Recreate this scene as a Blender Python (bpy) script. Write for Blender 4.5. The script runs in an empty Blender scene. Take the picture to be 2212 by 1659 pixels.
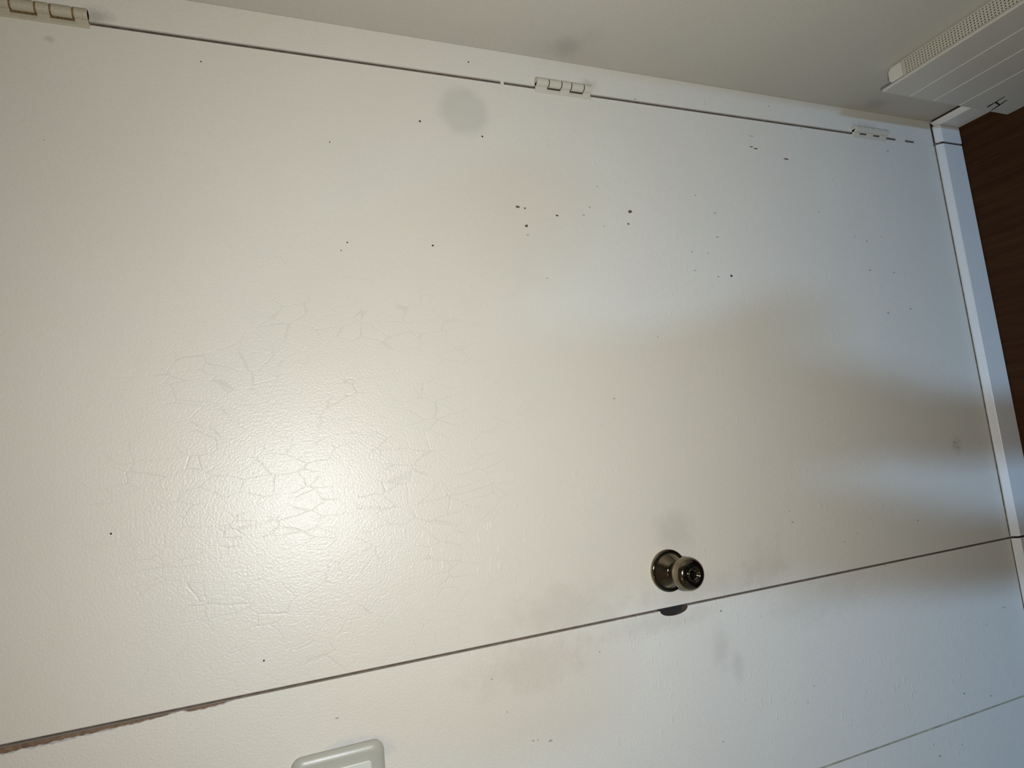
import bpy, bmesh, math, random
from mathutils import Vector, Matrix

S = bpy.context.scene
COL = S.collection

# ------------------------------------------------------------------ camera
CAM = Vector((-0.62894, -0.91421, 1.53623))
AX_R = Vector((-0.098022, -0.372286, -0.922927))      # image right  (towards the floor: the phone is held on its side)
AX_D = Vector((-0.986693, 0.157242, 0.041367))        # image down
AX_F = Vector((0.129723, 0.914701, -0.382745))        # viewing direction
cd = bpy.data.cameras.new('camera')
cd.sensor_fit = 'HORIZONTAL'; cd.sensor_width = 36.0
cd.lens = 1420.0 / 2212.0 * 36.0
cd.clip_start = 0.01; cd.clip_end = 50
cam = bpy.data.objects.new('camera', cd); COL.objects.link(cam)
m = Matrix.Identity(4)
for i in range(3):
    m[i][0] = AX_R[i]; m[i][1] = -AX_D[i]; m[i][2] = -AX_F[i]; m[i][3] = CAM[i]
cam.matrix_world = m
S.camera = cam

# ------------------------------------------------------------------ world, lights, exposure
w = bpy.data.worlds.new('world'); S.world = w; w.use_nodes = True
w.node_tree.nodes['Background'].inputs[0].default_value = (0.55, 0.72, 1.0, 1)
w.node_tree.nodes['Background'].inputs[1].default_value = 0.6
S.view_settings.view_transform = 'Standard'
S.view_settings.look = 'None'
S.view_settings.gamma = 1.0
S.view_settings.use_curve_mapping = False
S.view_settings.exposure = 0.0
S.cycles.max_bounces = 6; S.cycles.diffuse_bounces = 3; S.cycles.glossy_bounces = 3

# the torch of the phone that takes the picture
fl = bpy.data.lights.new('phone_torch_light', 'SPOT')
fl.spot_size = math.radians(170); fl.spot_blend = 1.0
fl.energy = 28.5; fl.color = (0.94, 0.975, 1.0); fl.shadow_soft_size = 0.022
flo = bpy.data.objects.new('phone_torch_light', fl); COL.objects.link(flo)
flo.location = CAM + Vector((-0.03, 0.015, -0.135))
flo.rotation_euler = cam.matrix_world.to_euler()

# daylight coming through the narrow window at the far end of the hall
WIN = Vector((-0.75, -4.5, 1.22)); WIN_W = 0.16; WIN_H = 0.62
dl = bpy.data.lights.new('window_daylight', 'AREA')
dl.shape = 'RECTANGLE'; dl.size = WIN_W; dl.size_y = WIN_H
dl.energy = 14.5; dl.color = (0.30, 0.57, 1.0); dl.spread = math.radians(66)
dlo = bpy.data.objects.new('window_daylight', dl); COL.objects.link(dlo)
dlo.location = WIN + Vector((0, 0.03, 0)); dlo.rotation_euler = (math.radians(63), 0, math.radians(7))   # sky light slants down into the hall

# ------------------------------------------------------------------ helpers
def tag(o, label=None, cat=None, group=None, kind=None):
    if label: o['label'] = label
    if cat: o['category'] = cat
    if group: o['group'] = group
    if kind: o['kind'] = kind
    return o

def empty(name, loc=(0, 0, 0)):
    o = bpy.data.objects.new(name, None); COL.objects.link(o)
    o.location = loc; o.empty_display_size = 0.05
    return o

def obj(name, bm, mat, parent=None, smooth=False, bevel=0.0, seg=2):
    """Link bm (given in world coordinates) as one object; its origin goes to the parent's base."""
    me = bpy.data.meshes.new(name)
    if parent is not None:
        off = Vector(parent.location); q = parent.parent
        while q is not None: off += Vector(q.location); q = q.parent
        bmesh.ops.translate(bm, verts=bm.verts, vec=-off)
    bmesh.ops.recalc_face_normals(bm, faces=bm.faces)
    bm.to_mesh(me); bm.free()
    for p in me.polygons: p.use_smooth = smooth
    o = bpy.data.objects.new(name, me); COL.objects.link(o)
    if mat: me.materials.append(mat)
    if parent is not None: o.parent = parent
    if bevel:
        b = o.modifiers.new('bevel', 'BEVEL'); b.width = bevel; b.segments = seg
        b.limit_method = 'ANGLE'; b.angle_limit = math.radians(35)
        if smooth is False:
            pass
    return o

def box(bm, x0, x1, y0, y1, z0, z1):
    v = [bm.verts.new(p) for p in ((x0,y0,z0),(x1,y0,z0),(x1,y1,z0),(x0,y1,z0),(x0,y0,z1),(x1,y0,z1),(x1,y1,z1),(x0,y1,z1))]
    for f in ((0,3,2,1),(4,5,6,7),(0,1,5,4),(1,2,6,5),(2,3,7,6),(3,0,4,7)):
        bm.faces.new([v[i] for i in f])
    return bm

def bx(*a): return box(bmesh.new(), *a)

def prism(bm, pts, fn, d0, d1):
    """Extrude a closed 2-D outline; fn(u, v, d) gives the 3-D point."""
    a = [bm.verts.new(fn(u, v, d0)) for u, v in pts]
    b = [bm.verts.new(fn(u, v, d1)) for u, v in pts]
    n = len(pts)
    bm.faces.new(a); bm.faces.new(b[::-1])
    for i in range(n):
        j = (i + 1) % n
        bm.faces.new((a[i], b[i], b[j], a[j]))
    return bm

def lathe(bm, prof, c, axis='y', n=48):
    """Revolve (radius, depth) pairs; depth grows out of the door towards -y."""
    rings = []
    for r, d in prof:
        ring = []
        for k in range(n):
            t = 2 * math.pi * k / n
            ring.append(bm.verts.new((c[0] + max(r, 1e-5) * math.cos(t), c[1] - d, c[2] + max(r, 1e-5) * math.sin(t))))
        rings.append(ring)
    for a, b in zip(rings, rings[1:]):
        for k in range(n):
            j = (k + 1) % n
            bm.faces.new((a[k], a[j], b[j], b[k]))
    bm.faces.new(rings[0]); bm.faces.new(rings[-1][::-1])
    return bm

def tube_z(bm, x, y, r, z0, z1, n=20):
    prism(bm, [(x + r * math.cos(2*math.pi*k/n), y + r * math.sin(2*math.pi*k/n)) for k in range(n)],
          lambda u, v, d: (u, v, d), z0, z1)
    return bm

# ------------------------------------------------------------------ materials
class NT:
    def __init__(self, name):
        self.m = bpy.data.materials.new(name); self.m.use_nodes = True
        self.t = self.m.node_tree; self.b = self.t.nodes['Principled BSDF']
        self.geo = None; self.cache = {}
    def n(self, ty, **kw):
        k = self.t.nodes.new(ty)
        for a, v in kw.items(): setattr(k, a, v)
        return k
    def l(self, a, b): self.t.links.new(a, b)
    def val(self, sock, v):
        if hasattr(v, 'is_output'): self.l(v, sock)
        else: sock.default_value = v
    def pos(self):
        if not self.geo: self.geo = self.n('ShaderNodeNewGeometry')
        return self.geo.outputs['Position']
    def math(self, op, a, b=0.0, c=None, clamp=False):
        k = self.n('ShaderNodeMath', operation=op, use_clamp=clamp)
        self.val(k.inputs[0], a); self.val(k.inputs[1], b)
        if c is not None: self.val(k.inputs[2], c)
        return k.outputs[0]
    def vmul(self, v, s, off=(0, 0, 0)):
        k = self.n('ShaderNodeVectorMath', operation='MULTIPLY_ADD')
        self.val(k.inputs[0], v); k.inputs[1].default_value = s; k.inputs[2].default_value = off
        return k.outputs[0]
    def noise(self, vec, scale=1.0, detail=2.0, rough=0.5, dist=0.0, out=0):
        k = self.n('ShaderNodeTexNoise'); self.val(k.inputs['Vector'], vec)
        k.inputs['Scale'].default_value = scale; k.inputs['Detail'].default_value = detail
        k.inputs['Roughness'].default_value = rough; k.inputs['Distortion'].default_value = dist
        return k.outputs[out]
    def ramp(self, v, lo, hi, a=0.0, b=1.0, smooth=True):
        k = self.n('ShaderNodeMapRange', interpolation_type='SMOOTHSTEP' if smooth else 'LINEAR')
        self.val(k.inputs[0], v)
        for i, x in enumerate((lo, hi, a, b)): k.inputs[i + 1].default_value = x
        return k.outputs[0]
    def mix(self, f, a, b):
        k = self.n('ShaderNodeMix', data_type='RGBA'); self.val(k.inputs[0], f)
        for s, v in ((k.inputs[6], a), (k.inputs[7], b)):
            if hasattr(v, 'is_output'): self.l(v, s)
            else: s.default_value = (*v, 1)
        return k.outputs[2]
    def bump(self, h, strength, dist, normal=None):
        k = self.n('ShaderNodeBump'); k.inputs['Strength'].default_value = strength
        k.inputs['Distance'].default_value = dist; self.l(h, k.inputs['Height'])
        if normal: self.l(normal, k.inputs['Normal'])
        return k.outputs[0]
    def stain(self, col, c, r, tint, amt, edge=0.5, wob=0.35, fine=45.0):
        """A grubby spot of its own shape: centre c, radii r (metres), blended by amt."""
        d = self.n('ShaderNodeVectorMath', operation='SUBTRACT'); self.l(self.pos(), d.inputs[0]); d.inputs[1].default_value = c
        s = self.vmul(d.outputs[0], tuple(1.0 / x for x in r))
        ln = self.n('ShaderNodeVectorMath', operation='LENGTH'); self.l(s, ln.inputs[0])
        nz = self.cache.get(fine)
        if nz is None: nz = self.cache[fine] = self.noise(self.pos(), fine, 2.0, 0.6)
        q = self.math('MULTIPLY_ADD', self.math('SUBTRACT', nz, 0.5), wob * 2, ln.outputs['Value'])
        f = self.ramp(q, 1.0 - edge, 1.0 + edge * 0.3, amt, 0.0)
        return self.mix(f, col, tint)

def paint(name, base, rough=0.42, crackle=0.0, wrinkle=0.0, peel=1.0, stains=(), spec=0.5):
    t = NT(name); p = t.pos()
    tone = t.noise(p, 5.0, 3.0, 0.55)
    c = t.mix(t.ramp(tone, 0.3, 0.7), tuple(x * 0.975 for x in base), base)
    hue = t.noise(t.vmul(p, (1, 1, 1), (7, 3, 1)), 9.0, 2.0)
    c = t.mix(t.ramp(hue, 0.35, 0.65, 0.0, 0.35), c, (base[0] * 1.0, base[1] * 0.975, base[2] * 0.955))
    # tiny specks of dirt caught in the paint
    sp = t.noise(p, 520.0, 2.0, 0.6)
    c = t.mix(t.ramp(sp, 0.58, 0.76, 0.0, 0.36), c, tuple(x * 0.72 for x in base))
    # orange peel of the roller
    h = t.noise(p, 330.0, 2.0, 0.65)
    nrm = t.bump(h, 0.42 * peel, 0.0014)
    # cracked old paint: long flakes running up the door
    if crackle:
        wv = t.noise(p, 24.0, 2.0, 0.6, out=1)
        a = t.n('ShaderNodeVectorMath', operation='MULTIPLY_ADD'); t.l(wv, a.inputs[0])
        a.inputs[1].default_value = (0.012, 0, 0.018); t.l(p, a.inputs[2])
        v = t.n('ShaderNodeTexVoronoi', feature='DISTANCE_TO_EDGE')
        t.l(t.vmul(a.outputs[0], (46, 46, 22)), v.inputs['Vector']); v.inputs['Scale'].default_value = 1.0
        line = t.ramp(v.outputs['Distance'], 0.006, 0.030, 1.0, 0.0)
        gate = t.ramp(t.noise(t.vmul(p, (1, 1, 1), (3, 0, 9)), 16.0, 2.0), 0.40, 0.60)
        dd = t.n('ShaderNodeVectorMath', operation='SUBTRACT'); t.l(p, dd.inputs[0]); dd.inputs[1].default_value = (-0.60, 0, 1.43)
        ee = t.n('ShaderNodeVectorMath', operation='LENGTH'); t.l(t.vmul(dd.outputs[0], (2.6, 0, 2.9)), ee.inputs[0])
        zone = t.ramp(ee.outputs['Value'], 0.45, 1.05, 1.0, 0.0)
        line = t.math('MULTIPLY', t.math('MULTIPLY', line, gate), zone)
        c = t.mix(t.math('MULTIPLY', line, 0.20 * crackle), c, tuple(x * 0.55 for x in base))
        nrm = t.bump(t.math('MULTIPLY', line, -1.0), 0.16 * crackle, 0.0010, nrm)
    if wrinkle:
        wv = t.noise(p, 40.0, 1.0, 0.6, out=1)
        a = t.n('ShaderNodeVectorMath', operation='MULTIPLY_ADD'); t.l(wv, a.inputs[0])
        a.inputs[1].default_value = (0.012, 0, 0.008); t.l(p, a.inputs[2])
        nz = t.noise(t.vmul(a.outputs[0], (48, 48, 140)), 1.0, 2.0, 0.5)
        ridge = t.ramp(nz, 0.60, 0.72)
        sx = t.n('ShaderNodeSeparateXYZ'); t.l(p, sx.inputs[0])
        gate = t.math('MULTIPLY', t.ramp(t.noise(p, 5.0, 2.0), 0.42, 0.62), t.ramp(sx.outputs[2], 1.12, 1.42, 1.0, 0.12))
        nrm = t.bump(t.math('MULTIPLY', ridge, gate), 0.26 * wrinkle, 0.0014, nrm)
    for s in stains: c = t.stain(c, *s)
    t.l(c, t.b.inputs['Base Color']); t.b.inputs['Roughness'].default_value = rough
    t.b.inputs['Specular IOR Level'].default_value = spec
    t.l(nrm, t.b.inputs['Normal'])
    return t.m

def plain(name, col, rough=0.5, metal=0.0, var=0.12, scale=60.0, bump=0.0):
    t = NT(name); p = t.pos()
    n = t.noise(p, scale, 3.0, 0.6)
    c = t.mix(t.ramp(n, 0.3, 0.7), tuple(x * (1 - var) for x in col), tuple(min(1, x * (1 + var)) for x in col))
    t.l(c, t.b.inputs['Base Color']); t.b.inputs['Roughness'].default_value = rough; t.b.inputs['Metallic'].default_value = metal
    if bump: t.l(t.bump(t.noise(p, scale * 4, 2.0), bump, 0.001), t.b.inputs['Normal'])
    return t.m

CREAM = (0.76, 0.71, 0.60)
GREY = (0.30, 0.28, 0.24)
BROWNISH = (0.42, 0.34, 0.25)
M_door = paint('door_paint', CREAM, rough=0.35, crackle=1.0, wrinkle=1.0, peel=0.75, stains=[
    ((-0.0592, 0, 1.189), (0.046, 0.05, 0.046), (0.44, 0.42, 0.36), 0.34, 0.40, 0.12, 40.0),
    ((-0.752, 0, 0.895), (0.042, 0.05, 0.045), GREY, 0.20, 0.9, 0.5, 40.0),
    ((-0.845, 0, 1.10), (0.045, 0.05, 0.11), BROWNISH, 0.20, 0.9, 0.7, 40.0),
    ((-0.850, 0, 0.84), (0.030, 0.05, 0.16), BROWNISH, 0.22, 0.9, 0.7, 40.0),
    ((-0.835, 0, 0.72), (0.050, 0.05, 0.06), BROWNISH, 0.16, 0.9, 0.7, 40.0),
    ((-0.030, 0, 1.742), (0.005, 0.05, 0.007), GREY, 0.35, 0.9, 0.6, 80.0),
    ((-0.667, 0, 0.183), (0.018, 0.05, 0.018), GREY, 0.30, 0.9, 0.9, 80.0),
])
M_wall = paint('wall_paint', CREAM, rough=0.46, wrinkle=1.3, stains=[
    ((-0.946, 0, 0.835), (0.040, 0.05, 0.020), (0.40, 0.33, 0.27), 0.22, 0.9, 0.5, 40.0),
    ((-0.978, 0, 0.806), (0.030, 0.05, 0.014), (0.40, 0.35, 0.30), 0.22, 0.8, 0.4, 80.0),
    ((-0.905, 0, 1.16), (0.040, 0.05, 0.11), (0.50, 0.38, 0.32), 0.22, 0.9, 0.8, 40.0),
    ((-0.885, 0, 0.95), (0.022, 0.05, 0.12), BROWNISH, 0.22, 0.9, 0.7, 40.0),
    ((-0.90, 0, 0.60), (0.05, 0.05, 0.16), BROWNISH, 0.16, 0.9, 0.7, 40.0),
    ((0.012, 0, 1.688), (0.014, 0.05, 0.020), (0.13, 0.13, 0.12), 0.38, 0.9, 0.5, 80.0),
    ((0.020, 0, 0.955), (0.012, 0.05, 0.022), GREY, 0.30, 0.9, 0.6, 80.0),
    ((0.020, 0, 0.285), (0.014, 0.05, 0.045), GREY, 0.24, 0.9, 0.8, 80.0),
    # pale older paint showing round the switch plate
    ((-0.968, 0, 1.425), (0.024, 0.05, 0.058), (0.55, 0.56, 0.55), 0.6, 0.30, 0.25, 80.0),
])
M_right = paint('side_wall_paint', (0.56, 0.525, 0.44), rough=0.5, stains=[
    ((0.056, -0.039, 1.012), (0.05, 0.028, 0.032), GREY, 0.38, 0.9, 0.45, 40.0),
    ((0.056, -0.075, 0.982), (0.05, 0.024, 0.022), GREY, 0.10, 0.9, 0.5, 40.0),
    ((0.056, -0.030, 0.278), (0.05, 0.022, 0.035), GREY, 0.36, 0.9, 0.5, 80.0),
    ((0.056, -0.03, 0.09), (0.05, 0.08, 0.05), BROWNISH, 0.22, 0.9, 0.7, 80.0),
])
M_base = paint('baseboard_paint', (0.76, 0.74, 0.68), rough=0.36, peel=0.7)
M_heat = paint('heater_enamel', (0.56, 0.52, 0.44), rough=0.42, peel=0.25)
M_cap = paint('heater_cap_enamel', (0.68, 0.66, 0.58), rough=0.42, peel=0.25)
M_grille = paint('grille_enamel', (0.54, 0.51, 0.41), rough=0.45, peel=0.2)
M_hinge = paint('hinge_paint', (0.62, 0.57, 0.45), rough=0.45, peel=1.2)
M_hinge_old = paint('hinge_paint_browned', (0.49, 0.43, 0.30), rough=0.5, peel=1.2)
M_plate = paint('switch_plastic', (0.47, 0.45, 0.37), rough=0.34, peel=0.12)
M_rock = paint('switch_rocker_plastic', (0.72, 0.71, 0.62), rough=0.30, peel=0.1)
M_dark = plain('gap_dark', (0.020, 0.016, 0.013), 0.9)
M_rawwood = plain('raw_wood_edge', (0.22, 0.13, 0.075), 0.8, var=0.3, scale=140)
M_jamb = plain('jamb_wood', (0.115, 0.082, 0.062), 0.8, var=0.25, scale=90)
M_hole = plain('nail_hole_brown', (0.16, 0.10, 0.045), 0.9, var=0.4, scale=300)
M_holed = plain('nail_hole_dark', (0.035, 0.024, 0.018), 0.9)
M_scuff = plain('scuff_grey', (0.40, 0.38, 0.345), 0.8, var=0.3, scale=300)
M_caulk = plain('seam_dirt', (0.36, 0.33, 0.235), 0.8, var=0.22, scale=30)
M_rust = plain('hinge_rust', (0.20, 0.11, 0.035), 0.7, var=0.5, scale=400)
M_joint = plain('joint_shade', (0.030, 0.014, 0.013), 0.9)  # near-black that paints in the shade of the skirting joints
M_jgrey = plain('joint_shade_dust', (0.15, 0.135, 0.12), 0.9, var=0.35, scale=70)  # grey for gap shade and dust above the door's board
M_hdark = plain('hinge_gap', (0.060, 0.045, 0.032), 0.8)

def brass():
    t = NT('antique_brass'); p = t.pos()
    n = t.noise(t.vmul(p, (60, 900, 60)), 1.0, 2.0)
    big = t.noise(p, 70.0, 2.0)
    c = t.mix(t.ramp(big, 0.35, 0.65), (0.19, 0.155, 0.10), (0.25, 0.21, 0.145))
    t.l(c, t.b.inputs['Base Color']); t.b.inputs['Metallic'].default_value = 1.0
    t.l(t.ramp(n, 0.2, 0.8, 0.08, 0.14), t.b.inputs['Roughness'])
    return t.m
M_brass = brass()
M_brassdark = plain('brass_groove', (0.03, 0.026, 0.02), 0.5, metal=0.6)

def floorwood():
    t = NT('dark_wood_floor'); p = t.pos()
    g = t.noise(t.vmul(p, (70, 3.0, 1)), 1.0, 5.0, 0.65, 0.6)
    c = t.mix(t.ramp(g, 0.3, 0.75), (0.034, 0.012, 0.003), (0.060, 0.023, 0.006))
    sp = t.noise(p, 600.0, 2.0)
    c = t.mix(t.ramp(sp, 0.55, 0.75, 0, 0.5), c, (0.02, 0.008, 0.003))
    t.l(c, t.b.inputs['Base Color']); t.b.inputs['Roughness'].default_value = 0.7; t.b.inputs['Specular IOR Level'].default_value = 0.15
    t.l(t.bump(g, 0.2, 0.001), t.b.inputs['Normal'])
    return t.m
M_floor = floorwood()
M_room = plain('room_paint', (0.62, 0.60, 0.54), 0.7, var=0.02)
M_ceil = plain('ceiling_paint', (0.70, 0.69, 0.66), 0.8, var=0.02)

# ================================================================== the setting
XW = 0.056            # face of the right-hand wall
GB0, GB1 = -0.8703, -0.8669   # gap on the knob side
YB = -4.6; XL = -1.95; ZC = 2.42

fl_o = obj('floor', bx(XL - 0.1, XW + 0.1, YB - 0.1, 0.12, -0.06, 0.0), M_floor); tag(fl_o, kind='structure')
ce_o = obj('ceiling', bx(XL - 0.1, XW + 0.1, YB - 0.1, 0.12, ZC, ZC + 0.05), M_ceil); tag(ce_o, kind='structure')
wr_o = obj('wall_right', bx(XW, XW + 0.1, YB - 0.1, 0.12, 0.0, ZC), M_right); tag(wr_o, kind='structure')
wl_o = obj('wall_left', bx(XL - 0.1, XL, YB - 0.1, 0.12, 0.0, ZC), M_room); tag(wl_o, kind='structure')
# wall behind the photographer with the window opening
bm = bmesh.new()
wx0, wx1, wz0, wz1 = WIN.x - WIN_W/2, WIN.x + WIN_W/2, WIN.z - WIN_H/2, WIN.z + WIN_H/2
box(bm, XL, wx0, YB, YB + 0.1, 0, ZC); box(bm, wx1, XW, YB, YB + 0.1, 0, ZC)
box(bm, wx0, wx1, YB, YB + 0.1, 0, wz0); box(bm, wx0, wx1, YB, YB + 0.1, wz1, ZC)
tag(obj('wall_front', bm, M_room), kind='structure')
win = empty('window_1', (WIN.x, YB + 0.1, wz0)); tag(win, kind='structure')
bm = bmesh.new()
box(bm, wx0 - 0.05, wx0, YB + 0.1, YB + 0.12, wz0 - 0.05, wz1 + 0.05); box(bm, wx1, wx1 + 0.05, YB + 0.1, YB + 0.12, wz0 - 0.05, wz1 + 0.05)
box(bm, wx0, wx1, YB + 0.1, YB + 0.12, wz0 - 0.05, wz0); box(bm, wx0, wx1, YB + 0.1, YB + 0.12, wz1, wz1 + 0.05)
obj('window_frame', bm, M_base, win)
def glass():
    t = NT('window_glass'); t.t.nodes.remove(t.b)
    a = t.n('ShaderNodeBsdfTransparent'); g = t.n('ShaderNodeBsdfGlossy'); g.inputs['Roughness'].default_value = 0.02
    mx = t.n('ShaderNodeMixShader'); fr = t.n('ShaderNodeFresnel')
    t.l(fr.outputs[0], mx.inputs[0]); t.l(a.outputs[0], mx.inputs[1]); t.l(g.outputs[0], mx.inputs[2])
    t.l(mx.outputs[0], t.t.nodes['Material Output'].inputs[0]); return t.m
obj('pane', bx(wx0, wx1, YB + 0.04, YB + 0.044, wz0, wz1), glass(), win)

# ------------------------------------------------------------------ the wall that holds the door
wb = empty('wall_back', (-0.9, 0.0, 0.0)); tag(wb, kind='structure')
TH = 0.02
notch_z0, notch_z1 = 0.888, 0.941
pts = [(-1.1695, 0.0), (GB0, 0.0), (GB0, notch_z0)]
for k in range(1, 12):
    t = math.pi * k / 12
    pts.append((GB0 - 0.0105 * math.sin(t) ** 0.9, notch_z0 + (notch_z1 - notch_z0) * (1 - math.cos(t)) / 2))
pts += [(GB0, notch_z1), (GB0, ZC), (-1.1695, ZC)]
xz = lambda u, v, d: (u, d, v)
pa = obj('wall_panel', prism(bmesh.new(), pts, xz, 0.0, TH), M_wall, wb)
pb = obj('wall_panel', bx(XL, -1.1728, 0.0, TH, 0.0, ZC), M_wall, wb)
obj('jamb_strip', bx(0.0032, XW, 0.0, TH, 0.0, ZC), M_wall, wb, bevel=0.0006)
obj('wall_header', bx(GB0, 0.0028, 0.0, TH, 2.045, ZC), M_wall, wb)
# dirty caulk in the joint between the two wall sheets
rnd = random.Random(4)
bm = bmesh.new(); N = 150; L = []; Rr = []
for i in range(N + 1):
    z = 0.07 + (ZC - 0.08) * i / N
    L.append((-1.1729 - rnd.random() * 0.0012 * (rnd.random() > .5), z)); Rr.append((-1.1694 + rnd.random() * 0.0012 * (rnd.random() > .5), z))
prism(bm, L + Rr[::-1], xz, 0.0012, 0.012)
obj('seam_caulk', bm, M_caulk, wb)
# raw framing behind the door gaps
obj('door_frame', bx(0.0003, 0.0031, 0.0035, 0.075, 0.0, 2.045), M_jamb, wb)
obj('door_frame', bx(GB0 + 0.0001, GB1 - 0.0004, 0.006, 0.016, 0.0, notch_z0 - 0.002), M_jamb, wb)
obj('door_frame', bx(GB0 + 0.0001, GB1 - 0.0004, 0.006, 0.016, notch_z1 + 0.002, 2.045), M_jamb, wb)
arc = pts[2:15]; lin = [(x + 0.0005, z) for x, z in arc]
obj('strike_lining', prism(bmesh.new(), arc + lin[::-1], xz, 0.0006, 0.0190), M_jamb, wb)
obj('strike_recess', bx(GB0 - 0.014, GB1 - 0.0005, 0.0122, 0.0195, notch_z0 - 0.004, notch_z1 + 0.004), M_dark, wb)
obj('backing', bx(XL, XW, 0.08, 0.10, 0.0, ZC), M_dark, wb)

# paint knocked off the edge of the wall beside the gap, bare wood showing
def chip(z0, z1, wmax, seed, mat, x0=GB0, y=0.0, thick=0.0004, pow_=0.6, end=0.0):
    r = random.Random(seed); n = max(8, int((z1 - z0) / 0.004)); a = []; b = []
    for i in range(n + 1):
        t = i / n; z = z0 + (z1 - z0) * t
        a.append((x0, z)); b.append((x0 - wmax * (t ** pow_) * ((1 - t) ** end if end else 1.0) * (0.72 + 0.38 * r.random()) - 0.0002, z))
    return prism(bmesh.new(), a + b[::-1], xz, y - thick, y + 0.0003)
obj('chipped_edge', chip(1.618, 1.86, 0.0088, 3, M_scuff, pow_=0.5, thick=0.0003), plain('old_grey_paint', (0.50, 0.47, 0.44), 0.6), wb)
obj('chipped_edge', chip(1.626, 1.86, 0.0062, 5, M_rawwood, thick=0.0006, pow_=0.45), M_rawwood, wb)
obj('chipped_edge', chip(1.566, 1.612, 0.0042, 8, M_rawwood, pow_=0.5, end=0.22), M_rawwood, wb)
obj('chipped_edge', chip(1.558, 1.614, 0.0062, 9, M_scuff, pow_=0.5, end=0.25, thick=0.0002), bpy.data.materials['old_grey_paint'], wb)

# ------------------------------------------------------------------ the door
dr = empty('door_1', (-0.43, 0.0, 0.0)); tag(dr, 'flat cream painted door hung flush in the wall, brass knob', kind='structure')
leaf = obj('door_leaf', bx(GB1, -0.0021, 0.0, 0.035, 0.006, 2.04), M_door, dr, bevel=0.0011)
# places where paint has run across the hinge gap and closed it
bm = bmesh.new()
for z0, z1, y in ((1.1150, 1.1205, 0.0006), (0.166, 0.192, 0.0003), (0.0745, 0.134, 0.0003)):
    box(bm, -0.0024, 0.0031, y, 0.004, z0, z1)
obj('paint_bridge', bm, M_door, dr)

# skirting boards: (outer board profile, y offset from the wall face, height)
def board(name, x0, x1, parent, y0=-0.0022, h=0.074):
    pr = [(y0, 0.002), (y0, h), (y0 - 0.003, h), (y0 - 0.0118, h - 0.0085), (y0 - 0.0100, h - 0.0096), (y0 - 0.0122, h - 0.0110), (y0 - 0.0122, 0.002)]
    return obj(name, prism(bmesh.new(), pr, lambda u, v, d: (d, u, v), x0, x1), M_base, parent, bevel=0.0003)
board('skirting_board', GB1 + 0.002, -0.0028, dr, y0=-0.0034)
obj('joint_shade_strip', bx(-0.0032, 0.0024, -0.0128, -0.0006, 0.001, 0.0640), M_joint, wb)  # dark strip standing in for the shade between two boards
obj('joint_shade_strip', bx(GB0 + 0.0012, GB1 + 0.0019, -0.0125, -0.0006, 0.001, 0.0640), M_joint, wb)  # same painted shade at the knob-side joint
obj('joint_shade_strip', bx(GB1 + 0.003, -0.0036, -0.0033, -0.0002, 0.006, 0.0732), M_jgrey, dr)  # grey strip: shade and dust of the gap behind the door's board
obj('joint_shade_strip', bx(0.0034, XW - 0.005, -0.0041, -0.0002, 0.002, 0.0738), M_joint, wb)  # dark strip colours in the shaded gap behind the short board
obj('joint_shade_strip', bx(XL, GB0 - 0.002, -0.0021, -0.0002, 0.006, 0.0722), M_hdark, wb)  # dark strip for the gap shade along the left board's top
tag(board('baseboard_back', 0.0018, XW - 0.0160, None, y0=-0.0042, h=0.0745), kind='structure')
tag(board('baseboard_left', XL, GB0 + 0.001, None, h=0.073), kind='structure')
pr = [(XW - 0.0045, 0.0), (XW - 0.0045, 0.0745), (XW - 0.007, 0.0745), (XW - 0.0142, 0.0665), (XW - 0.0126, 0.0655), (XW - 0.0148, 0.064), (XW - 0.0148, 0.0)]
obj('joint_shade_strip', bx(XW - 0.0044, XW - 0.0002, -0.60, -0.006, 0.002, 0.0738), M_joint, wb)  # gap shade behind the side-wall board, put in as dark colour
tag(obj('baseboard_right', prism(bmesh.new(), pr, lambda u, v, d: (u, d, v), -4.4, -0.003), M_base, bevel=0.0006), kind='structure')

# ------------------------------------------------------------------ hinges, painted over
HX, HY, HR = 0.0066, -0.0062, 0.0070
def hinge(zs, label, gap, core, coat=M_hinge):
    bm = tube_z(bmesh.new(), HX, HY, HR * 0.86, min(zs) + 0.001, max(zs) - 0.001)
    box(bm, -0.0024, 0.0110, HY + 0.0045, 0.0035, min(zs) + 0.001, max(zs) - 0.001)
    h = obj('hinge', bm, core, dr); h['label'] = label
    obj('hinge_leaf', prism(bmesh.new(), [(-0.0085, 0.0006), (-0.0080, -0.0010), (-0.0068, -0.0021), (-0.0022, -0.0026), (-0.0014, -0.0018), (-0.0014, 0.0006)], lambda u, v, d: (u, v, d), min(zs), max(zs)), coat, h, bevel=0.0004)
    for i in range(5):
        a, b = zs[i], zs[i + 1]; lo, hi = min(a, b) + gap / 2, max(a, b) - gap / 2
        bm = tube_z(bmesh.new(), HX, HY, HR, lo, hi, 24)
        if i % 2 == 0:      # the knuckles that belong to the door side run into the door edge
            prism(bm, [(-0.0075, 0.0006), (-0.0070, -0.0020), (-0.0010, -0.0042), (HX, HY - HR * 0.80), (HX, 0.0006)], lambda u, v, d: (u, v, d), lo, hi)
        else:               # the others into the jamb, leaving a dark slit on the door side
            prism(bm, [(HX, HY - HR * 0.55), (0.0150, -0.0020), (0.0162, 0.0006), (HX, 0.0006)], lambda u, v, d: (u, v, d), lo, hi)
        obj('knuckle', bm, coat, h, smooth=False, bevel=0.0009)
    return h
hinge([1.8035, 1.7806, 1.7544, 1.7383, 1.7138, 1.6965], 'painted hinge with rusty brown seams, in the top left corner of the photo', 0.0020, M_rust, M_hinge_old)
hinge([1.0601, 1.0371, 1.0136, 0.9949, 0.9708, 0.9545], 'painted hinge at the middle of the door', 0.0018, M_hdark)
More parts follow.
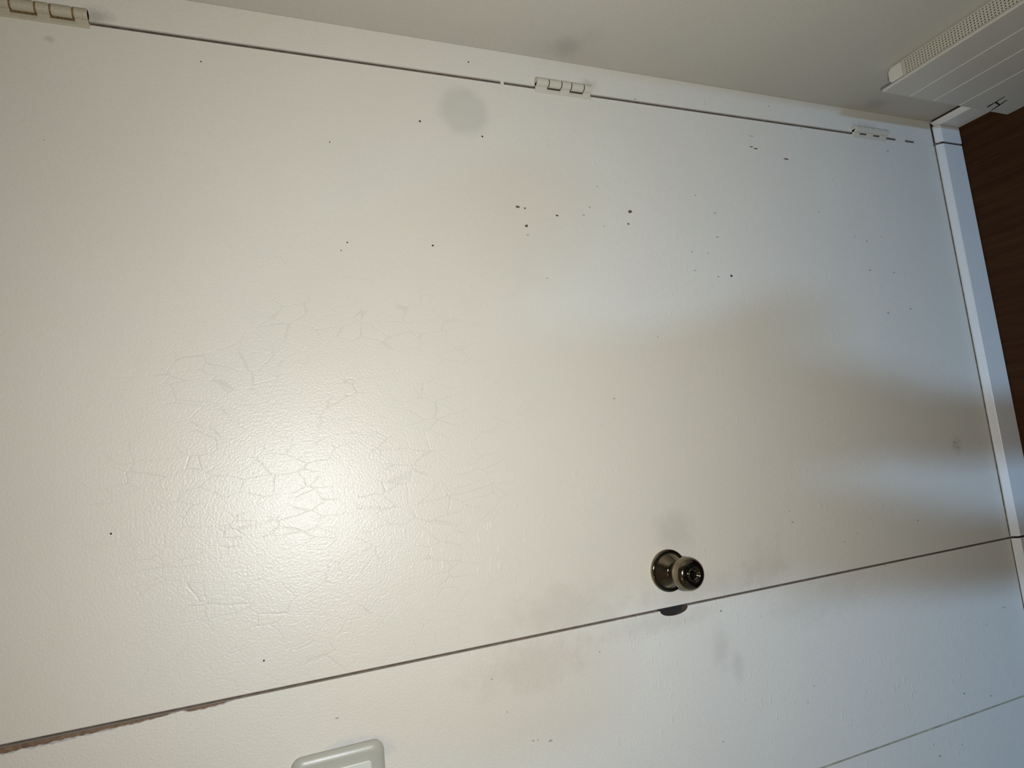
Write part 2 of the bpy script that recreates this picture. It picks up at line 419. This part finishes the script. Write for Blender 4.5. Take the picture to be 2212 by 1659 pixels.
hinge([0.3275, 0.3085, 0.2880, 0.2685, 0.2490, 0.2290], 'painted hinge near the skirting board, clogged with paint', 0.0010, M_hdark)

# ------------------------------------------------------------------ knob
KC = (-0.8108, 0.0, 0.917)
ros = [(0.0325, -0.001), (0.0330, 0.0010), (0.0330, 0.0042), (0.0322, 0.0056), (0.0300, 0.0066), (0.0280, 0.0068), (0.0275, 0.0062), (0.0270, 0.0068),
       (0.0240, 0.0105), (0.0200, 0.0150), (0.0168, 0.0185), (0.0150, 0.0205), (0.0138, 0.0212), (0.010, 0.0212)]
kn = obj('door_knob', lathe(bmesh.new(), ros, KC, n=64), M_brass, dr, smooth=True); kn['label'] = 'antique brass round door knob with ringed rose'
obj('groove_ring', lathe(bmesh.new(), [(0.0283, 0.0060), (0.0283, 0.00695), (0.0270, 0.00715), (0.0270, 0.0060)], KC, n=64), M_brassdark, kn)
obj('neck', lathe(bmesh.new(), [(0.0128, 0.019), (0.0122, 0.024), (0.0112, 0.028), (0.0112, 0.034)], KC, n=48), M_brassdark, kn, smooth=True)
prof = [(0.0112, 0.0290), (0.0138, 0.0296), (0.0168, 0.0322), (0.0198, 0.0356), (0.0226, 0.0398), (0.0246, 0.0445), (0.0255, 0.0490), (0.0256, 0.0530), (0.0250, 0.0570),
        (0.0236, 0.0606), (0.0212, 0.0636), (0.0182, 0.0655), (0.0150, 0.0664), (0.0124, 0.0666), (0.0112, 0.0660), (0.0104, 0.0646), (0.0098, 0.0646), (0.0094, 0.0664), (0.0088, 0.0671), (0.0080, 0.0671), (0.0074, 0.0664), (0.0070, 0.0655), (0.0045, 0.0650), (0.0005, 0.0649)]
obj('knob_handle', lathe(bmesh.new(), prof, KC, n=72), M_brass, kn, smooth=True)
obj('button_groove', lathe(bmesh.new(), [(0.0114, 0.0640), (0.0114, 0.0652), (0.0096, 0.0652), (0.0096, 0.0640)], KC, n=48), M_brassdark, kn)

# ------------------------------------------------------------------ little holes, chips and scuffs in the paint
MARKS = [(-0.2137, 1.1131, 2.4, 4.5, 'b'),
         (-0.2152, 1.1009, 2.0, 2.5, 'b'),
         (-0.2242, 1.0441, 2.4, 3.4, 'b'),
         (-0.2204, 0.9947, 2.1, 3.5, 'g'),
         (-0.2057, 0.981, 1.7, 2.7, 'g'),
         (-0.2085, 0.9023, 3.8, 5.2, 'b'),
         (-0.2312, 0.9088, 2.1, 2.8, 'b'),
         (-0.2381, 0.9576, 1.2, 2.3, 'g'),
         (-0.245, 1.1018, 2.7, 3.7, 'b'),
         (-0.2602, 1.101, 1.2, 3.7, 'g'),
         (-0.2842, 1.2596, 1.8, 2.2, 'd'),
         (-0.1675, 0.9618, 1.7, 2.3, 'g'),
         (-0.1687, 0.758, 1.8, 3.1, 'g'),
         (-0.2003, 0.7183, 2.3, 4.3, 'g'),
         (-0.246, 0.7209, 1.8, 4.8, 'g'),
         (-0.2762, 0.782, 1.3, 3.6, 'g'),
         (-0.2777, 0.7487, 1.8, 2.6, 'g'),
         (-0.3105, 0.7812, 1.3, 4.6, 'g'),
         (-0.3211, 0.7321, 2.2, 3.1, 'g'),
         (-0.3189, 0.7021, 2.7, 3.2, 'd'),
         (-0.3311, 1.0749, 1.2, 3.3, 'g'),
         (-0.5305, 0.9781, 1.9, 1.7, 'g'),
         (-0.4301, 0.8789, 1.6, 1.9, 'g'),
         (-0.0371, 0.6048, 1.0, 10.0, 'g'),
         (-0.0593, 0.6077, 1.5, 5.3, 'b'),
         (-0.0621, 0.598, 1.5, 7.0, 'b'),
         (-0.0764, 0.5236, 2.0, 8.0, 'b'),
         (-0.0066, 0.4723, 2.1, 2.5, 'g'),
         (-0.0297, 0.2275, 3.4, 3.6, 'g'),
         (-0.1811, 0.4595, 2.5, 2.5, 'g'),
         (-0.2289, 0.3721, 2.0, 2.6, 'g'),
         (-0.2263, 0.2956, 1.6, 2.1, 'g'),
         (-0.2372, 0.3392, 5.6, 2.0, 'g'),
         (-0.2989, 0.3441, 1.5, 2.0, 'd'),
         (-0.3793, 0.2465, 2.5, 5.6, 'g'),
         (-0.3025, 0.2761, 1.5, 6.9, 'g'),
         (-0.3882, 0.3134, 4.0, 4.0, 'g'),
         (-0.0337, 1.5666, 1.4, 1.2, 'd'),
         (-0.0851, 1.2633, 1.9, 1.9, 'd'),
         (-0.0991, 1.1624, 2.0, 2.0, 'd'),
         (-0.1338, 1.4011, 1.4, 1.3, 'd'),
         (-0.1675, 1.7474, 0.9, 1.2, 'g'),
         (-0.2849, 1.3858, 1.4, 1.6, 'd'),
         (-0.297, 1.395, 1.0, 1.0, 'd'),
         (-0.6563, 1.6834, 1.6, 1.4, 'd'),
         (-0.8315, 1.5224, 1.6, 1.6, 'd'),
         (-0.6589, 1.3964, 0.6, 2.8, 'g'),
         (-0.66, 1.3922, 0.6, 2.5, 'g'),
         (0.0278, 1.1737, 1.6, 1.6, 'd'),
         (0.0055, 0.8612, 2.3, 2.5, 'g'),
         (-0.6606, 0.1872, 1.9, 7.0, 'g'),
         (-0.6726, 0.1791, 2.4, 5.6, 'g'),
         (-0.8015, 0.333, 1.8, 3.2, 'g'),
         (-0.8892, 0.8253, 2.2, 3.3, 'g'),
         (-0.9096, 1.0554, 1.3, 2.4, 'g'),
         (-0.9612, 1.2098, 1.5, 1.4, 'g'),
         (-0.9134, 1.2285, 1.5, 2.1, 'g'),
         (-1.0136, 1.1484, 2.4, 4.8, 'g'),
         (-1.0073, 1.1752, 1.8, 2.2, 'g'),
         (-1.0077, 1.168, 1.8, 1.4, 'g'),
         (-1.1309, 0.2905, 2.5, 4.5, 'g'),
         (-1.1507, 0.2172, 2.5, 3.3, 'g'),
         (-1.1977, 0.394, 1.6, 2.4, 'g'),
         (-1.2201, 0.3837, 2.3, 5.5, 'g'),
         (-1.215, 0.3209, 2.0, 2.5, 'g'),
         (-1.0643, 0.6723, 1.8, 2.0, 'g'),
         (-1.0422, 0.653, 1.5, 2.1, 'g'),
         (-1.0842, 0.8546, 1.7, 2.3, 'g'),
         (-0.9178, 1.4392, 1.4, 3.8, 'g'),
         (-0.8495, 1.6238, 1.0, 1.0, 'g'),
         (-0.8048, 0.4966, 1.7, 2.3, 'g'),
         (-0.8161, 0.5319, 2.1, 2.3, 'g'),
         (-0.8723, 0.4393, 1.3, 2.4, 'g'),
         (-1.022, 0.1944, 1.8, 3.4, 'g'),
         (-0.9986, 0.1326, 1.4, 9.9, 'g'),
         (-0.7477, 0.6499, 1.6, 2.6, 'g'),
         (-0.7674, 0.6463, 2.4, 3.2, 'g'),
         (-0.573, 1.0067, 1.1, 1.3, 'g'),
         (0.0317, 0.5476, 2.1, 1.8, 'g')]
def blob(bm, x, z, rx, rz, r, y=-0.00025):
    n = 9; ph = r.random() * 6
    pts = [(x + rx * .85 * (0.75 + 0.5 * r.random()) * math.cos(2 * math.pi * k / n + ph), z + rz * .85 * (0.75 + 0.5 * r.random()) * math.sin(2 * math.pi * k / n + ph)) for k in range(n)]
    prism(bm, pts, xz, y, 0.0006)
r = random.Random(11)
sets = {}
for x, z, a, b, k in MARKS:
    side = 'door' if GB1 < x < -0.001 else 'wall'
    bm = sets.setdefault((side, k), bmesh.new())
    k_ = 0.8 if k == 'g' else 0.92
    blob(bm, x, z, k_ * a / 1000, k_ * b / 1000, r)
for (side, k), bm in sets.items():
    o = obj({'b': 'nail_holes', 'd': 'nail_holes', 'g': 'scuff_marks'}[k], bm, {'b': M_hole, 'd': M_holed, 'g': M_scuff}[k], dr if side == 'door' else wb)
    o['kind'] = 'stuff'

# ================================================================== baseboard heater on the right-hand wall
HE = -0.116           # the end of the heater that faces the door
HL = -0.585
hx = XW - 0.040
ht = empty('baseboard_heater', (XW - 0.02, -0.35, 0.0))
tag(ht, 'low cream metal baseboard heater with perforated top grille on side wall', 'heater')
def groove(z): return [(hx, z + 0.0022), (hx + 0.0016, z + 0.0008), (hx + 0.0016, z + 0.0002), (hx - 0.0003, z - 0.0012), (hx, z - 0.0034)]
pr = [(hx + 0.0060, 0.3720), (hx + 0.0058, 0.3758), (hx + 0.0036, 0.3775), (hx + 0.0012, 0.3772), (hx, 0.3755)]
for z in (0.3035, 0.2345, 0.1578): pr += groove(z)
pr += [(hx, 0.0015), (hx + 0.0016, 0.0015), (hx + 0.0026, 0.3720)]
obj('front_panel', prism(bmesh.new(), pr, lambda u, v, d: (u, d, v), HL, HE), M_heat, ht)
# top grille with punched holes
gx0, gx1, gz, gt = hx + 0.0078, XW - 0.0028, 0.3722, 0.0012
bm = bmesh.new(); px, py = 0.0047, 0.0054; rows = 6
hx0 = 0.0385 - px * 2.5
ys = [-0.1645 - py * k for k in range(76)]
def quad(bm, *p): bm.faces.new([bm.verts.new(q) for q in p])
for k, y in enumerate(ys):
    for j in range(rows):
        x = hx0 + j * px; hr = 0.00135
        oc = []
        for i in range(8):
            t = math.pi / 4 * i; s = 1 / max(abs(math.cos(t)), abs(math.sin(t)))
            oc.append(((x + hr * math.cos(t), y + hr * math.sin(t)), (x + px / 2 * s * math.cos(t), y + py / 2 * s * math.sin(t))))
        for i in range(8):
            a, b = oc[i], oc[(i + 1) % 8]
            quad(bm, (*a[0], gz), (*a[1], gz), (*b[1], gz), (*b[0], gz))
            quad(bm, (*a[0], gz), (*b[0], gz), (*b[0], gz - gt), (*a[0], gz - gt))
ya, yb_ = ys[0] + py / 2, ys[-1] - py / 2
xa, xb = hx0 - px / 2, hx0 + px * (rows - 0.5)
quad(bm, (gx0, ya, gz), (xa, ya, gz), (xa, yb_, gz), (gx0, yb_, gz)); quad(bm, (xb, ya, gz), (gx1, ya, gz), (gx1, yb_, gz), (xb, yb_, gz))
quad(bm, (gx0, ya, gz), (gx1, ya, gz), (gx1, -0.1572, gz), (gx0, -0.1572, gz)); quad(bm, (gx0, yb_, gz), (gx1, yb_, gz), (gx1, HL, gz), (gx0, HL, gz))
quad(bm, (gx0, -0.1572, gz), (gx0, -0.1572, gz - 0.02), (gx0, HL, gz - 0.02), (gx0, HL, gz)); quad(bm, (gx1, -0.1572, gz), (gx1, -0.1572, gz - 0.02), (gx1, HL, gz - 0.02), (gx1, HL, gz))
g = obj('top_grille', bm, M_grille, ht); g['label'] = 'perforated top grille with rows of small holes'
# blanking block between grille and cap, rounded towards the door
bp = []
for k in range(7):
    t = math.pi / 2 * k / 6
    bp.append((-0.139 + 0.010 * math.sin(t), gx1 - 0.010 + 0.010 * math.cos(t)))
bl = [(-0.1565, gx1), ] + bp + [(-0.129, gx0 + 0.006), (-0.133, gx0 + 0.001), (-0.1565, gx0 + 0.001)]
obj('end_block', prism(bmesh.new(), bl, lambda u, v, d: (v, u, d), 0.345, 0.3735), M_cap, ht, bevel=0.0018, seg=3)
obj('back_plate', bx(XW - 0.002, XW - 0.0002, HL, -0.132, 0.079, 0.370), M_grille, ht)
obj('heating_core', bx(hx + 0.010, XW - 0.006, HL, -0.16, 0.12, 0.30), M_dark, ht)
# clip slots at the foot of the panel
sl = plain('slot_black', (0.008, 0.008, 0.010), 0.8)
yz = lambda u, v, d: (d, u, v)
def slot(pts): return obj('clip_slot', prism(bmesh.new(), pts, yz, hx - 0.0004, hx + 0.0004), sl, ht)
slot([(-0.1270, 0.0838), (-0.1275, 0.0885), (-0.1400, 0.0900), (-0.1645, 0.0920), (-0.1645, 0.0896), (-0.1420, 0.0868), (-0.1330, 0.0838)])
slot([(-0.1190, 0.0600), (-0.1195, 0.0625), (-0.1570, 0.0732), (-0.1570, 0.0704), (-0.1350, 0.0630)])
slot([(-0.1375, 0.0640), (-0.1425, 0.0860), (-0.1462, 0.0866), (-0.1408, 0.0655)])
for y, z in ((-0.1335, 0.0745), (-0.1492, 0.0812)):
    bm = bmesh.new(); n = 12
    prism(bm, [(y + 0.0016 * math.cos(2*math.pi*k/n), z + 0.0016 * math.sin(2*math.pi*k/n)) for k in range(n)], yz, hx - 0.0008, hx + 0.0004)
    obj('screw', bm, M_scuff, ht)

# ================================================================== light switch
sw = empty('light_switch', (-0.9882, 0.0, 1.3835)); tag(sw, 'cream light switch with thick rounded plate, cut by the photo edge', 'light switch')
def rrect(x0, x1, z0, z1, r, n=7):
    p = []
    for cx, cz, a0 in ((x1 - r, z1 - r, 0), (x0 + r, z1 - r, 90), (x0 + r, z0 + r, 180), (x1 - r, z0 + r, 270)):
        for k in range(n + 1):
            t = math.radians(a0 + 90 * k / n); p.append((cx + r * math.cos(t), cz + r * math.sin(t)))
    return p
X0, X1, Z0, Z1 = -1.0232, -0.9532, 1.3835, 1.4978
bm = bmesh.new(); rings = []
for ins, d, r in ((0, 0.0, 0.0135), (0, 0.0025, 0.0135), (0.0012, 0.0045, 0.013), (0.0040, 0.0068, 0.0115), (0.0085, 0.0082, 0.0085), (0.0110, 0.0084, 0.0062)):
    rings.append([bm.verts.new((u, -d, v)) for u, v in rrect(X0 + ins, X1 - ins, Z0 + ins, Z1 - ins, r)])
for a, b in zip(rings, rings[1:]):
    for k in range(len(a)):
        j = (k + 1) % len(a); bm.faces.new((a[k], a[j], b[j], b[k]))
bm.faces.new(rings[-1]); bm.faces.new(rings[0][::-1])
obj('switch_plate', bm, M_plate, sw, smooth=True)
bm = bmesh.new()
prism(bm, rrect(-1.0045, -0.9728, 1.4015, 1.4795, 0.004), xz, -0.0125, -0.0080)
obj('rocker', bm, M_rock, sw, bevel=0.0015, seg=3)
for z in (1.3925, 1.4885):
    obj('screw', lathe(bmesh.new(), [(0.0032, 0.0080), (0.0032, 0.0088), (0.0022, 0.0096)], (-0.9882, 0, z), n=16), M_plate, sw)

# ================================================================== unseen shallow cabinet, added to shade part of the heater (behind the camera)
sc = empty('shade_cabinet', (-0.02, -0.92, 0.0)); tag(sc, 'tall shallow white cabinet added out of view to shade the heater', 'cabinet')
cx0, cx1, cy0, cy1, ch = -0.060, XW - 0.016, -1.24, -0.60, 1.05
bm = bmesh.new()
box(bm, cx0 + 0.016, cx1, cy0, cy0 + 0.016, 0.0, ch); box(bm, cx0 + 0.016, cx1, cy1 - 0.016, cy1, 0.0, ch)
box(bm, cx1 - 0.006, cx1, cy0 + 0.016, cy1 - 0.016, 0.04, ch); box(bm, cx0 + 0.016, cx1 - 0.006, cy0 + 0.016, cy1 - 0.016, 0.04, 0.056)
obj('shade_cabinet_carcass', bm, M_room, sc)
obj('shade_cabinet_top', bx(cx0, cx1, cy0 - 0.004, cy1 + 0.004, ch, ch + 0.018), M_room, sc, bevel=0.002)
for k in range(3):
    z0 = 0.045 + k * 0.335
    d = obj('shade_cabinet_flap', bx(cx0, cx0 + 0.015, cy0 + 0.002, cy1 - 0.002, z0, z0 + 0.329), M_room, sc, bevel=0.0015)
    obj('handle', bx(cx0 - 0.012, cx0, -0.97, -0.87, z0 + 0.285, z0 + 0.297), M_brass, d, bevel=0.003)

# ================================================================== unseen ceiling lamp, added for warm fill (behind the camera)
LC = Vector((-1.55, -1.55, ZC))
lamp = empty('fill_lamp', LC); tag(lamp, 'round frosted ceiling lamp added for warm fill, behind the camera', 'lamp')
def lathe_down(prof, n=40):
    bm = bmesh.new(); rings = []
    for r_, d in prof: rings.append([bm.verts.new((LC.x + max(r_, 1e-4) * math.cos(2*math.pi*k/n), LC.y + max(r_, 1e-4) * math.sin(2*math.pi*k/n), LC.z - d)) for k in range(n)])
    for a, c in zip(rings, rings[1:]):
        for k in range(n): bm.faces.new((a[k], a[(k+1) % n], c[(k+1) % n], c[k]))
    bm.faces.new(rings[0]); bm.faces.new(rings[-1][::-1]); return bm
obj('fill_lamp_base', lathe_down([(0.15, 0.0), (0.15, 0.02), (0.14, 0.025)]), M_base, lamp, smooth=True)
t = NT('lamp_glass'); t.b.inputs['Base Color'].default_value = (0.9, 0.82, 0.68, 1); t.b.inputs['Roughness'].default_value = 0.4
t.b.inputs['Emission Color'].default_value = (1.0, 0.72, 0.40, 1); t.b.inputs['Emission Strength'].default_value = 1.0
obj('fill_lamp_shade', lathe_down([(0.138, 0.022), (0.135, 0.04), (0.12, 0.065), (0.09, 0.085), (0.05, 0.096), (0.0, 0.10)]), t.m, lamp, smooth=True)
ll = bpy.data.lights.new('fill_lamp_light', 'POINT'); ll.energy = 2.2; ll.color = (1.0, 0.60, 0.28); ll.shadow_soft_size = 0.12
lo = bpy.data.objects.new('fill_lamp_light', ll); COL.objects.link(lo); lo.location = LC - Vector((0, 0, 0.24))

# ================================================================== the photographer, behind the camera, whose shadow falls on the door
M_trou = plain('dark_trousers', (0.05, 0.055, 0.07), 0.9, scale=200)
M_jack = plain('dark_jacket', (0.07, 0.065, 0.06), 0.9, scale=150)
M_skin = plain('skin', (0.50, 0.33, 0.25), 0.6, var=0.05)
M_hair = plain('hair', (0.05, 0.035, 0.025), 0.7, scale=300)
M_shoe = plain('shoe_leather', (0.04, 0.03, 0.025), 0.5)
PY = -1.27
pe = empty('person', (-0.70, PY, 0.0))
tag(pe, 'person in dark jacket and trousers holding up a phone, behind the camera', 'person')
def skin(name, verts, edges, rad, mat, root=0):
    me = bpy.data.meshes.new(name); base = Vector(pe.location)
    me.from_pydata([tuple(Vector(v) - base) for v in verts], edges, [])
    me.materials.append(mat)
    o = bpy.data.objects.new(name, me); COL.objects.link(o); o.parent = pe
    o.modifiers.new('skin', 'SKIN').use_smooth_shade = True
    for i, q in enumerate(me.skin_vertices[0].data):
        q.radius = rad[i] if isinstance(rad[i], tuple) else (rad[i], rad[i]); q.use_root = (i == root)
    s = o.modifiers.new('sub', 'SUBSURF'); s.levels = 1; s.render_levels = 2
    return o
# body: pelvis, spine, neck, head, arms to the phone, hands with fingers, legs
ph = CAM - AX_F * 0.020 + AX_R * 0.05
V = [(-0.68, PY, 0.93), (-0.675, PY - 0.01, 1.12), (-0.665, PY - 0.01, 1.34), (-0.655, PY, 1.47), (-0.650, PY + 0.02, 1.55), (-0.648, PY + 0.04, 1.66), (-0.648, PY + 0.03, 1.74),
     (-0.84, PY, 1.40), (-0.90, PY + 0.04, 1.14), (-0.76, PY + 0.26, 1.36),
     (-0.48, PY, 1.40), (-0.34, PY + 0.03, 1.12), (-0.52, PY + 0.26, 1.33),
     (-0.765, PY, 0.88), (-0.845, PY + 0.03, 0.48), (-0.868, PY - 0.01, 0.08), (-0.868, PY + 0.13, 0.035),
     (-0.60, PY, 0.88), (-0.668, PY + 0.04, 0.48), (-0.682, PY, 0.08), (-0.682, PY + 0.14, 0.035)]
E = [(0,1),(1,2),(2,3),(3,4),(4,5),(5,6),(2,7),(7,8),(8,9),(2,10),(10,11),(11,12),(0,13),(13,14),(14,15),(15,16),(0,17),(17,18),(18,19),(19,20)]
RD = [(.13,.10),(.12,.095),(.14,.10),.06,.052,(.072,.088),(.058,.07),.055,.042,.026,.055,.042,.026,.075,.046,.034,.028,.075,.046,.034,.028]
def hand(arm, tgt, sgn):
    """palm and five fingers reaching from the wrist round the phone edge"""
    global V, E, RD
    i0 = len(V); wv = Vector(V[arm]); d = (tgt - wv).normalized()
    V.append(tuple(wv + d * 0.065)); E.append((arm, i0)); RD.append((.032, .018))
    up = Vector((sgn, 0, 0.0))
    for k, ln in enumerate((0.060, 0.068, 0.064, 0.052)):
        b = Vector(V[i0]) + Vector((0, 0, 0.027 - 0.018 * k)) + d * 0.02
        i = len(V)
        V.append(tuple(b)); E.append((i0, i)); RD.append(.009)
        V.append(tuple(b + d * ln * 0.5 + up * 0.004)); E.append((i, i + 1)); RD.append(.0085)
        V.append(tuple(b + d * ln * 0.8 - up * 0.012)); E.append((i + 1, i + 2)); RD.append(.008)
    i = len(V); b = wv + d * 0.035 + Vector((0, 0, 0.03))
    V.append(tuple(b)); E.append((i0, i)); RD.append(.011)
    V.append(tuple(b + d * 0.03 + Vector((0, -0.01, 0.014)))); E.append((i, i + 1)); RD.append(.009)
hand(9, ph + Vector((-0.05, -0.03, -0.05)), 1); hand(12, ph + Vector((0.05, -0.03, -0.05)), -1)
skin('body', V, E, RD, M_skin)
skin('trousers', [(-0.68, PY, 0.96), (-0.68, PY, 0.90), (-0.768, PY, 0.84), (-0.847, PY + 0.02, 0.48), (-0.868, PY - 0.01, 0.07), (-0.597, PY, 0.84), (-0.666, PY + 0.03, 0.48), (-0.680, PY - 0.005, 0.07)],
     [(0,1),(1,2),(2,3),(3,4),(1,5),(5,6),(6,7)], [(.16,.12),(.16,.12),.088,.058,.048,.088,.058,.048], M_trou)
skin('jacket', [(-0.63, PY, 0.84), (-0.635, PY, 0.95), (-0.67, PY, 1.12), (-0.665, PY, 1.33), (-0.655, PY, 1.44), (-0.845, PY, 1.39), (-0.905, PY + 0.04, 1.14), (-0.80, PY + 0.20, 1.30), (-0.475, PY, 1.39), (-0.335, PY + 0.03, 1.12), (-0.49, PY + 0.20, 1.28)],
     [(0,1),(1,2),(2,3),(3,4),(3,5),(5,6),(6,7),(3,8),(8,9),(9,10)], [(.245,.16),(.22,.15),(.18,.14),(.18,.14),.08,.085,.07,.05,.085,.07,.05], M_jack, root=1)
skin('hair', [(-0.648, PY - 0.02, 1.60), (-0.648, PY - 0.015, 1.70), (-0.648, PY + 0.01, 1.765)], [(0,1),(1,2)], [(.070,.055),(.085,.085),(.06,.07)], M_hair)
for x in (-0.868, -0.682):
    skin('shoe', [(x, PY - 0.05, 0.05), (x, PY + 0.05, 0.05), (x, PY + 0.17, 0.04)], [(0,1),(1,2)], [.046, .048, .036], M_shoe)
# the phone itself, seen by nobody but the brass knob
pm = bpy.data.meshes.new('phone'); bm = bmesh.new()
prism(bm, rrect(-0.0735, 0.0735, -0.0358, 0.0358, 0.009), lambda u, v, d: (u, v, d), -0.004, 0.004)
bm.to_mesh(pm); bm.free()
po = bpy.data.objects.new('phone', pm); COL.objects.link(po); pm.materials.append(plain('phone_black', (0.02, 0.02, 0.022), 0.2))
mm = m.copy(); c = CAM - AX_F * 0.018 + AX_R * 0.055 - AX_D * 0.02
for i in range(3): mm[i][3] = c[i]
po.matrix_world = mm
tag(po, 'slim black phone held sideways in front of the person', 'phone')
